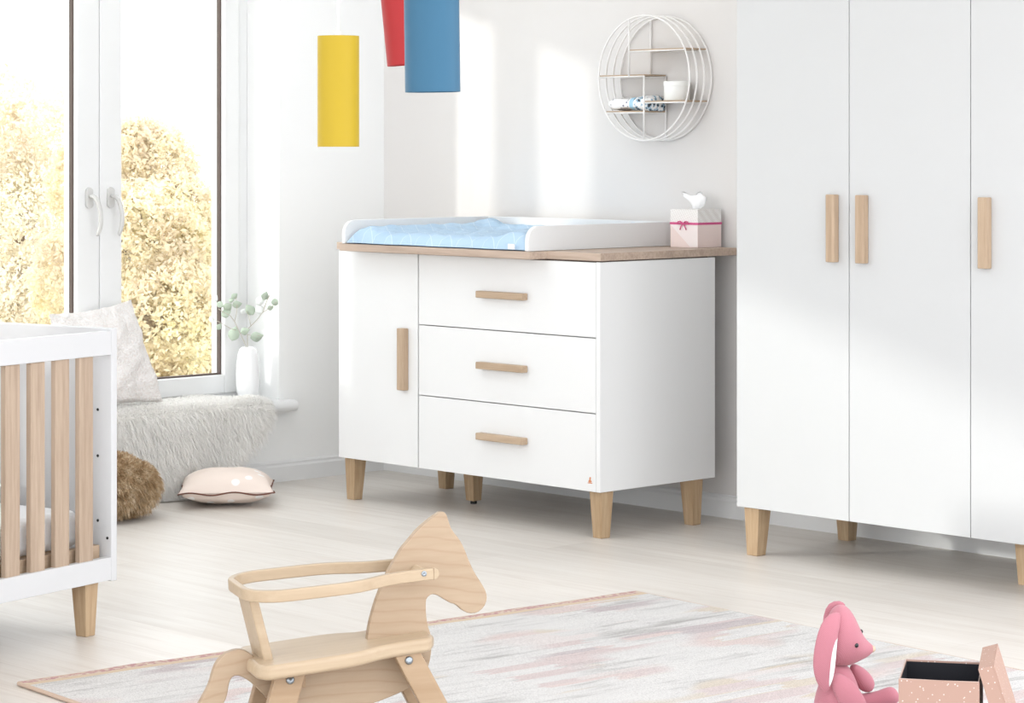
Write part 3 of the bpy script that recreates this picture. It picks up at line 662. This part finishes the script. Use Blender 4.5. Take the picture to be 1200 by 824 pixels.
# brown fur cushion on the floor
cb_ = at(152, 600, z=0); fc = Vector((.37, -1.625, .12))
FC = thing('fur_cushion', 'shaggy brown fur cushion on the floor beside the crib', 'cushion', (fc.x, fc.y, 0))
def ell(d):
    d = Vector(d); q = Vector((d.x*.15, d.y*.20, d.z*.108))
    k = 1+.05*noise.noise(d*2.5)-.16*math.exp(-((d.y-.35-.4*d.z)/.10)**2)
    return q*k
rings = []
for i in range(17):
    ph = -math.pi/2+math.pi*i/16; cp = max(.02, math.cos(ph)); rings.append([tuple(fc+ell((cp*math.cos(a), cp*math.sin(a), math.sin(ph)))) for a in [2*math.pi*k/28 for k in range(28)]])
part(MB().loft(rings), 'cushion_body', M['fur_b'], FC, smooth=True)
bs, ns = [], []
for _ in range(22000):
    d = Vector((random.gauss(0, 1), random.gauss(0, 1), random.gauss(0, 1))).normalized(); bs.append(tuple(fc+ell(d))); ns.append((d.x/.16*.12, d.y/.2*.12, d.z/.11*.12))
P, Fc = strands(bs, ns, .042, .0013, .6, jitter=.35); P = [(x, y, max(z, .003)) for x, y, z in P]
part(MB().add(P, Fc), 'fur', M['fur_b'], FC)
# blush cushion
ca = TH+.10; cc = at(270, 584, z=0); BC = thing('blush_cushion', 'flat blush pink floor cushion with white dots and dark brown piping', 'cushion', (.352, -1.065, 0.003), ca)
mb, rim = cushion_mesh(.345, .33, .118, pinch=.07, wob=.004)
zf = .058
mb.v = [(x, y, max(0.0, z*(1.15 if z > 0 else .9)+zf)) for x, y, z in mb.v]
lpart(mb, 'cushion_cover', M['blush'], BC, smooth=True)
rim = [(x*1.006, y*1.006, z+zf-.004+.005*math.sin(i*.5)) for i, (x, y, z) in enumerate(rim)]
lpart(MB().tube(rim, .0028, 8, closed=True), 'piping', M['piping'], BC, smooth=True)
# boucle pillow on the sill
PL = thing('boucle_pillow', 'large cream boucle pillow leaning against the window frame', 'pillow', (-.02, -1.335, .345))
mb, rim = cushion_mesh(.47, .38, .15, n=40, pinch=.07, wob=.02, seed=4)
R = Matrix.Rotation(math.radians(90-9), 4, 'Y') @ Matrix.Rotation(math.radians(0), 4, 'Z')
out = []
for x, y, z in mb.v:
    # local: y -> height, x -> along -room y, z -> thickness (towards the room)
    hgt = y+.19; al = x; an = math.radians(-17); a2 = al*math.cos(an)-hgt*math.sin(an)*.9; h2 = al*math.sin(an)*.0+hgt
    h2 += .022*(al/.25)*(hgt/.4)
    nb = .006*noise.noise(Vector((x*60, y*60, z*60)))+.004*noise.noise(Vector((x*130, y*130, z*130+5)))
    a2 = a2*(1-.18*hgt/.38)-.085*hgt/.4; h2 *= .95
    out.append((.045-.16*hgt/.4+z+nb, a2, h2+.005+nb))
mb.v = out; lpart(mb, 'pillow_cover', M['boucle'], PL, subsurf=1)

# vase with branches
VS = thing('vase', 'slim white ceramic vase on the window sill with a eucalyptus branch', 'vase', (-.07, -.640, .3205))
prof = [(.0, 0), (.030, 0), (.036, .004), (.043, .03), (.046, .06), (.046, .10), (.0445, .14), (.040, .175), (.033, .198), (.024, .207), (.021, .204), (.021, .19), (.0, .19)]
lpart(MB().lathe(prof, n=40), 'vase_body', M['ceramic'], VS, smooth=True)
BR = thing('eucalyptus_branch', 'leafy grey-green eucalyptus branches standing in the white vase', 'branch', (-.07, -.640, .50))
def vp(px, py, off=0):
    d = ray(px, py); Nv = Vector((ST, -CT, 0)); P0 = Vector((-.07, -.64, 0))+Nv*off; C = Vector((CAMX, CAMY, CAMH))
    t = (P0-C).dot(Nv)/d.dot(Nv); return C+d*t
def st(pts, r=.0016):
    part(MB().tube([vp(*p) for p in pts], [r]*len(pts), 6), 'stem', M['stem'], BR, smooth=True)
st([(290, 430), (290, 408), (290, 395), (290, 386), (294, 382), (301, 375), (308, 366), (313, 352, .01), (316, 346, .015)])
st([(290, 425), (288, 405, .01), (284, 396, .015), (280, 388, .02), (275, 377, .03), (270, 370, .03), (262, 366, .03), (256, 362, .03)])
st([(275, 377, .03), (277, 368, .03), (278, 357, .03), (276, 348, .02)], .0012); st([(280, 388, .02), (270, 385, .04), (258, 378, .05), (250, 374, .05)], .0012)
st([(294, 382), (292, 372, -.02), (289, 364, -.03)], .0012); st([(308, 366), (318, 360, -.02), (324, 354, -.02)], .0012); st([(290, 392), (297, 394, .02), (304, 393, .02)], .0012)
def leaf(px, py, sz, ang, off=0, m='leaf'):
    c = vp(px, py, off); R = Vector((CT, ST, 0)); U = Vector((0, 0, 1)); Nv = Vector((ST, -CT, 0))
    a = math.radians(ang); t1 = random.uniform(-.6, .6); ax = (R*math.cos(a)+U*math.sin(a)+Nv*t1*.5).normalized(); bx = ax.cross(Nv).normalized()*.9+Nv*random.uniform(-.5, .5); nn = ax.cross(bx).normalized()
    mb = MB(); n = 8; top = []
    for i in range(n+1):
        f = i/n; wd = math.sin(math.pi*f**.8)*.42+.02; cv = .25*(f-.5)**2
        for sd_ in (-1, 0, 1): top.append(c+(ax*(f-.5)+bx*sd_*wd+nn*(cv+.12*abs(sd_)*wd))*sz)
    fs = [(i*3+k, i*3+k+1, i*3+k+4, i*3+k+3) for i in range(n) for k in range(2)]
    mb.add(top, fs); o = part(mb, 'leaf', M[m], BR, smooth=True); sm = o.modifiers.new('solid', 'SOLIDIFY'); sm.thickness = .0008
K = 1/310.
for px, py, s, a, off, mm in ((275, 347, 9, 40, .02, 'leaf'), (278, 357, 12, 10, .03, 'leaf'), (267, 360, 13, 40, .03, 'leaf'), (265, 367, 13, 25, .03, 'leaf'), (258, 357, 10, -30, .03, 'leaf'), (293, 363, 15, 125, -.03, 'leaf'), (304, 362, 13, 120, -.01, 'leaf_white'), (311, 347, 11, 70, .0, 'leaf'), (323, 354, 11, 10, -.02, 'leaf'), (317, 361, 8, 20, -.02, 'leaf'), (274, 391, 18, 75, .03, 'leaf'), (287, 388, 12, 20, .02, 'leaf'), (301, 395, 16, 12, .02, 'leaf'), (248, 375, 9, -60, .05, 'leaf_white'), (252, 350, 9, 60, .04, 'leaf_white'), (305, 352, 13, 40, -.01, 'leaf_white'), (257, 383, 9, 60, .05, 'leaf'), (285, 365, 8, 60, 0, 'leaf_white'), (271, 352, 7, 10, .02, 'leaf')):
    leaf(px, py, s*K, a, off, mm)

# ------------------------------------------------------------------ rug
RO = at(22, 804, z=.0); u_ = Vector((2.69-2.52, -1.356+3.355, 0)); ra = math.atan2(-u_.x, u_.y)
RG = thing('area_rug', 'pale woven rug with pink, beige and grey patches and an orange edge stripe', 'rug', RO, ra)
rw, rl = 2.9, 2.006
vs, fs = padgrid(60, 90, lambda u, v: (u*rw+(.006*math.sin(v*31) if u == 0 else 0), v*rl, .011+.0015*noise.noise(Vector((u*9, v*9, 0)))))
mb = MB().add(vs, fs); mb.add([(0.004, 0.004, 0.001), (rw, 0.004, .001), (rw, rl-.004, .001), (0.004, rl-.004, .001)], [(0, 1, 2, 3)])
lpart(mb, 'woven_field', M['rug'], RG, smooth=True)
lpart(MB().tube([(0, 0, .006), (rw, 0, .006)], .0055, 8).tube([(0, rl, .006), (rw, rl, .006)], .0055, 8).tube([(0, 0, .006), (0, rl, .006)], .005, 8), 'edge_binding', M['rug_edge'], RG)

# ------------------------------------------------------------------ rocking horse
P0 = Vector((3.851, -3.448, 0)); Fd = wdir(.942, .336); Wd = wdir(.336, -.942); CAMV = Vector((CAMX, CAMY, CAMH))
HZ = .0125
HR = thing('rocking_horse', 'natural beech rocking horse with rail seat and horse-head cutout on the rug', 'rocking horse', (P0.x, P0.y, HZ), math.atan2(Fd.y, Fd.x))
def hp(px, py, w_=0):
    d = ray(px, py); t = (P0+Wd*w_-CAMV).dot(Wd)/d.dot(Wd); q = CAMV+d*t
    return Vector(((q-P0).dot(Fd), -w_, q.z-HZ))
def hpoly(pts, wa, wb):
    P = [hp(x, y, (wa+wb)/2) for x, y in pts]
    return MB().prism([(p.x, p.z) for p in P], lambda p: (p[0], -wa, p[1]), lambda p: (p[0], -wb, p[1]))
def smoothp(pts, it=1):
    for _ in range(it):
        q = []
        for i in range(len(pts)):
            a, b = pts[i], pts[(i+1) % len(pts)]; q += [(a[0]*.75+b[0]*.25, a[1]*.75+b[1]*.25), (a[0]*.25+b[0]*.75, a[1]*.25+b[1]*.75)]
        pts = q
    return pts
head = [(429, 770), (428.7, 753.5), (429.5, 744.5), (432, 729.5), (438, 707), (446, 686), (453.6, 669), (463, 653), (469.4, 642), (479, 631), (488, 620), (501, 609), (510.4, 602), (516.7, 598.7), (521.5, 601), (524.6, 610.5), (527.8, 620), (537, 631), (542.7, 642), (548, 656), (554.6, 670.4), (564, 684.6), (568.8, 694), (569.6, 702), (565.6, 711.5), (557.7, 717.8), (548, 718.5), (540, 714.6), (532.5, 707.5), (526, 706), (516.7, 700.4), (510.4, 696.5), (504, 695.7), (498.6, 700.4), (497.8, 706.7), (498, 719), (500, 732.5), (503.8, 743), (504.8, 759.5), (502, 777.5), (497, 789.5), (485, 801.5), (476, 807), (461, 814), (438.5, 823), (415, 830), (380, 836), (350, 838), (325, 832), (310, 816), (301, 806), (290.5, 797), (280, 791), (272, 791.5), (268, 798), (266.5, 806), (265, 816), (258, 830), (251, 846), (243, 866), (230, 880), (216, 876), (212, 862), (220, 846), (233.5, 822), (239, 812), (245, 800), (248, 788), (252, 777), (260, 767), (270, 762), (280, 760), (287, 762), (295, 767), (303, 775), (320, 786), (360, 784), (400, 776)]
o = lpart(hpoly(smoothp(head), -.009, .009), 'horse_board', M['birch'], HR, bevel=.0025)
# seat: plank in the horse's own pitch
a_, b_ = hp(300, 782), hp(495, 752); sl = (b_.z-a_.z)/(b_.x-a_.x); sdir = Vector((1, 0, sl)).normalized(); sup = Vector((-sl, 0, 1)).normalized()
f0 = hp(288, 775).x; f1 = hp(500, 755).x; Ls = f1-f0
def seatw(t): return .112-.034*(1/(1+math.exp(-(t-.62)*22)))
prof = []
N_ = 30
for i in range(N_+1):
    t = i/N_; prof.append((t, -seatw(t)))
rc = .03
def rnd(t, wv):  # rounded ends
    e = min(t, 1-t)*Ls
    return wv if e > rc else wv-math.copysign(rc-math.sqrt(max(0, rc*rc-(rc-e)**2)), wv)
outl = [(f0+t*Ls, rnd(t, wv)) for t, wv in prof]+[(f0+t*Ls, rnd(t, -wv)) for t, wv in reversed(prof)]
th_ = .030; zc0 = a_.z+.008
def sz(f, k): return zc0+(f-a_.x)*sl+k
lpart(MB().prism(outl, lambda p: (p[0], p[1], sz(p[0], -th_/2)), lambda p: (p[0], p[1], sz(p[0], th_/2))), 'seat', M['beech_s'], HR, bevel=.010, seg=4)
# legs
hole = []
def leg(px0, pxs, w0, w1):
    pl = [(px0[0], px0[1]), (px0[2], px0[3]), (pxs[2], pxs[3]), (pxs[0], pxs[1])]
    P = [hp(x, y, .062) for x, y in pl]
    return P
for kind, top_, bot in (('rear', (322.5, 789, 358.5, 785), (287, 926, 321, 926)), ('front', (460, 766, 491, 762), (531, 926, 563, 926))):
    P = leg(top_, bot, 0, 0)
    for q in P[2:]: q.z = .035
    for sg in (1, -1):
        wa, wb = sg*.050, sg*.070
        o = lpart(MB().prism([(p.x, p.z) for p in P], lambda p: (p[0], -wa, p[1]), lambda p: (p[0], -wb, p[1])), 'leg', M['beech'], HR, bevel=.003)
        bx, bz = (lambda q: (q.x, q.z))(hp(340, 797, .07) if kind == 'rear' else hp(479, 774, .07))
        mb = MB(); rr = [(.0, -.004), (.0085, -.004), (.0085, .002), (.006, .005), (.0, .0055)]
        xf = Matrix.Translation((bx, -wb, bz)) @ Matrix.Rotation(math.radians(90*sg), 4, 'X')
        mb.lathe(rr, n=20, xf=xf); mb.build('bolt', M['metal'], o, smooth=True)
# spacer blocks between board and legs
for px, py in ((340, 794), (479, 773)):
    q = hp(px, py, 0)
    lpart(MB().box(q.x-.02, -.0495, q.z-.012, q.x+.02, .0495, q.z+.012), 'spacer_block', M['beech'], HR, bevel=.002)
# rockers
xr0, xr1 = hp(287, 926, .06).x-.14, hp(563, 926, .06).x+.12; xm = (xr0+xr1)/2; hl = (xr1-xr0)/2
for sg in (1, -1):
    top, bot = [], []
    for i in range(33):
        x = xr0+(xr1-xr0)*i/32; z = .07*((x-xm)/hl)**2; bot.append((x, z)); top.append((x, z+.036))
    lpart(MB().prism(bot+top[::-1], lambda p: (p[0], -sg*.0705, p[1]), lambda p: (p[0], -sg*.0915, p[1])), 'rocker', M['beech'], HR, bevel=.003)
for x in (xm-.18, xm+.18): lpart(MB().box(x-.03, -.0705, .03, x+.03, .0705, .045), 'foot_rest', M['beech'], HR, bevel=.003)
# back post
p1 = [hp(303, 702, .052), hp(322, 777, .052)]; q1 = [hp(291, 700, .052), hp(310, 777, .052)]
P = [q1[0], p1[0], p1[1], q1[1]]
lpart(MB().prism([(p.x, p.z) for p in P], lambda p: (p[0], -.052, p[1]), lambda p: (p[0], .052, p[1])), 'back_post', M['beech_s'], HR, bevel=.005, seg=3)
# rail: U-shaped band
r0, r1 = hp(320, 699, .12), hp(500, 673, .075); rs = (r1.z-r0.z)/(r1.x-r0.x)
fb = hp(279, 690, 0).x; fe = hp(508, 672, .075).x
def armw(f):
    t = (f-fb)/(fe-fb); return .122-.050*(1/(1+math.exp(-(t-.66)*18)))
path = [(fe-(fe-fb-.08)*i/16, None) for i in range(17)]
side_ = [(f, armw(f)) for f, _ in path]; R0 = .075
corner = [(fb+R0-R0*math.sin(a), .122-R0+R0*math.cos(a)) for a in [i*math.pi/2/7 for i in range(1, 8)]]
half = side_+corner
full = half+[(f, -w_) for f, w_ in reversed(half)]
pts = [Vector((f, -w_, r0.z-.001+(f-r0.x)*rs)) for f, w_ in full]
lpart(MB().tube(pts, 0, flat=(.014, .024)), 'seat_rail', M['beech_s'], HR, bevel=.003)
for sg in (1, -1):
    ec = Vector((fe, sg*armw(fe), r0.z-.001+(fe-r0.x)*rs)); hc = []
    for k in range(13):
        a = -math.pi/2+math.pi*k/12; hc.append((ec.x-.0005+.012*math.cos(a), ec.z+.012*math.sin(a)))
    lpart(MB().prism(hc, lambda p: (p[0], ec.y-.007, p[1]), lambda p: (p[0], ec.y+.007, p[1])), 'rail_end', M['beech_s'], HR, bevel=.002)
q = hp(486, 667, .04)
lpart(MB().tube([(q.x+.012, -.074, r0.z+(q.x-r0.x)*rs), (q.x+.012, .074, r0.z+(q.x-r0.x)*rs)], .010, 16), 'dowel', M['beech_s'], HR, smooth=True)
q = hp(497, 672.5, .08); xf = Matrix.Translation((q.x, -.0795, q.z)) @ Matrix.Rotation(math.radians(90), 4, 'X')
lpart(MB().lathe([(.0, -.002), (.006, -.002), (.0055, .0015), (.003, .002), (.0, .0005)], n=16, xf=xf), 'rail_screw', M['metal'], HR)

# ------------------------------------------------------------------ gift box and lid
BF = Vector((4.572, -2.55, 0)); bu = (Vector((4.717, -2.471, 0))-BF).normalized(); ba = math.atan2(bu.y, bu.x)+.09
BXr = thing('gift_box', 'open rose-coloured cardboard box with white specks and black lining', 'box', (BF.x, BF.y, .013), ba)
bw, bd_, bh, tk = .165, .205, .198, .003
mb = MB().box(0, 0, 0, bw, tk, bh).box(0, bd_-tk, 0, bw, bd_, bh).box(0, tk, 0, tk, bd_-tk, bh).box(bw-tk, tk, 0, bw, bd_-tk, bh).box(tk, tk, 0, bw-tk, bd_-tk, tk)
lpart(mb, 'box_wall', M['paper'], BXr, bevel=.0005)
e = tk+.0006
mb = MB().box(e, e, tk+.0005, bw-e, e+.001, bh-.003).box(e, bd_-e-.001, tk+.0005, bw-e, bd_-e, bh-.003).box(e, e+.001, tk+.0005, e+.001, bd_-e-.001, bh-.003).box(bw-e-.001, e+.001, tk+.0005, bw-e, bd_-e-.001, bh-.003).box(e, e, tk+.0005, bw-e, bd_-e, tk+.0015)
o = lpart(mb, 'lining', M['box_in'], BXr)
mb = MB().tube([(.0015, .0015, bh), (bw-.0015, .0015, bh), (bw-.0015, bd_-.0015, bh), (.0015, bd_-.0015, bh)], .0016, 6, closed=True); o = lpart(mb, 'rim', M['paper_edge'], BXr)
LD = thing('box_lid', 'speckled rose box lid leaning against the right side of the box', 'lid', (BF.x, BF.y, .013), ba)
# lid: shallow square tray, leaning; local profile in x-z
ang = math.radians(17); lx = bw+.066; ls, lh = .235, .034
T = Matrix.Translation((lx, -.004, 0.001)) @ Matrix.Rotation(-ang, 4, 'Y')
mb = MB()
# tray panel is the outer face (x = lh), rim walls reach back towards the box (x from 0 to lh)
mb.box(lh-.003, 0, 0, lh, ls, ls, T).box(0, 0, 0, lh-.003, .003, ls, T).box(0, ls-.003, 0, lh-.003, ls, ls, T).box(0, .003, 0, lh-.003, ls-.003, .003, T).box(0, .003, ls-.003, lh-.003, ls-.003, ls, T)
lpart(mb, 'lid_tray', M['paper'], LD, bevel=.0008)
lpart(MB().box(lh-.0045, .0035, .0035, lh-.0032, ls-.0035, ls-.0035, T), 'lining', M['box_in'], LD)

# ------------------------------------------------------------------ bunny
BZ = 5.75; bx0 = pz(990, 848, BZ)
BN = thing('plush_bunny', 'pink plush bunny sitting on the rug beside the open box', 'soft toy', (bx0[0], bx0[1], .013), TH)
S = BZ/F_PX
def bp(px, py, y=0.): return Vector(((px-990)*S, y, (848-py)*S))
def blob(secs, n=28, name='part', m=None, root=BN, sub=1, par=None, upright=False):
    """secs: (px, py, y, half-size across path in the picture plane px, half-size in depth m)"""
    C = [bp(a, b, y) for a, b, y, _, _ in secs]; rings = []
    for i, c in enumerate(C):
        d = (C[min(i+1, len(C)-1)]-C[max(i-1, 0)]); d.y *= .5; d.normalize(); a = Vector((0, 1, 0)); a = (a-d*a.dot(d)).normalized(); b = a.cross(d).normalized()
        if upright: a, b = Vector((0, 1, 0)), Vector((0, 0, -1))
        ra_, rb = secs[i][4], secs[i][3]*S
        rings.append([c+a*math.cos(2*math.pi*k/n)*ra_+b*math.sin(2*math.pi*k/n)*rb for k in range(n)])
    return MB().loft(rings).build(name, m or M['pink'], par or root, smooth=True, subsurf=sub)
blob([(984, 776, 0, 8, .018), (984, 783, 0, 14, .030), (983, 795, 0, 21, .045), (982, 812, 0, 27, .056), (983, 830, 0, 31, .062), (984, 842, 0, 29, .058), (985, 847, 0, 18, .038), (985, 848, 0, 4, .01)], name='torso')
hs = []
for x_, tp, bt, yy, dp in ((967, 735, 758, 0, .012), (968.5, 727, 766, 0, .026), (973, 714, 774, 0, .043), (979, 708, 778, 0, .053), (986, 706, 779, 0, .058), (993, 709, 778, 0, .057), (999, 716, 776, -.001, .052), (1004, 726, 773.5, -.001, .046), (1008, 735.5, 771.5, -.002, .039), (1012, 743.5, 769.5, -.003, .030), (1016.5, 749, 767, -.004, .022), (1020.5, 752, 763.5, -.005, .014), (1023.5, 755.5, 760, -.006, .007)):
    hs.append((x_, (tp+bt)/2, yy, (bt-tp)/2, dp))
H_ = blob(hs, name='head', n=36, upright=True)
def ball(c, r, name, m, par=BN, sq=(1, 1, 1)):
    rings = []
    for i in range(11):
        ph = -math.pi/2+math.pi*i/10; rings.append([(c[0]+sq[0]*r*max(.01, math.cos(ph))*math.cos(a), c[1]+sq[1]*r*max(.01, math.cos(ph))*math.sin(a), c[2]+sq[2]*r*math.sin(ph)) for a in [2*math.pi*k/20 for k in range(20)]])
    return MB().loft(rings).build(name, m, par, smooth=True)
ball(bp(1000, 749.5, -.049), .0055, 'eye', M['eye'], H_)
ball(bp(1010.5, 741, .026), .0055, 'eye', M['eye'], H_)
ball(bp(1021, 758, -.006), .009, 'nose', M['nose'], H_, (1, 1.1, .9))
# near ear: flattened lobe hanging in front of the head side
E_ = blob([(984, 716, -.030, 3, .004), (978, 718, -.040, 8, .008), (971, 724, -.050, 11, .011), (966, 736, -.060, 12, .011), (962, 755, -.064, 12.5, .010), (960, 773, -.064, 12, .010), (961, 788, -.062, 9.5, .009), (963.5, 799, -.060, 5, .006), (964, 803, -.060, 1.5, .003)], name='ear')
o = blob([(978, 733, -.052, 1, .003), (974.5, 742, -.057, 3, .010), (972, 757, -.061, 4, .012), (970.5, 773, -.061, 4, .012), (969, 787, -.060, 3.5, .010), (966, 800, -.059, 1, .003)], name='ear_lining', m=M['pink_l'], par=E_); o['label'] = 'white ear lining'
blob([(992, 712, .020, 3, .004), (987, 710, .034, 6, .010), (981, 713, .048, 9, .012), (978, 726, .060, 10, .011), (977, 748, .066, 10, .010), (977, 770, .066, 9, .010), (978, 788, .063, 6, .008), (979, 797, .062, 2, .003)], name='ear')
blob([(976, 784, -.035, 4, .008), (979, 790, -.046, 10, .014), (986, 800, -.056, 14, .018), (994, 812, -.062, 14.5, .019), (1001, 823, -.064, 13, .018), (1006, 832, -.062, 9, .014), (1009, 837, -.06, 3, .006)], name='arm')
blob([(1000, 781, .028, 3, .008), (1004, 786, .036, 7, .014), (1011, 795, .046, 10.5, .018), (1018, 804, .052, 11, .019), (1022, 810, .054, 9, .016), (1024, 815, .054, 3, .006)], name='arm')
blob([(985, 836, -.045, 8, .016), (996, 836, -.056, 12, .024), (1015, 837, -.064, 11, .024), (1036, 838, -.062, 9.5, .022), (1050, 836, -.058, 12, .022), (1056, 832, -.056, 9, .016), (1058, 830, -.055, 3, .006)], name='leg')
blob([(990, 832, .045, 8, .016), (1003, 830, .054, 12, .024), (1020, 827, .056, 10, .024), (1036, 823, .050, 9.5, .022), (1048, 819, .045, 12, .022), (1054, 816, .043, 9, .016), (1056, 815, .043, 3, .006)], name='leg')
# keep the toy's underside on the rug
for o in BN.children:
    if o.name.startswith(('leg', 'torso', 'arm')):
        for v in o.data.vertices: v.co.z = max(v.co.z, .001)
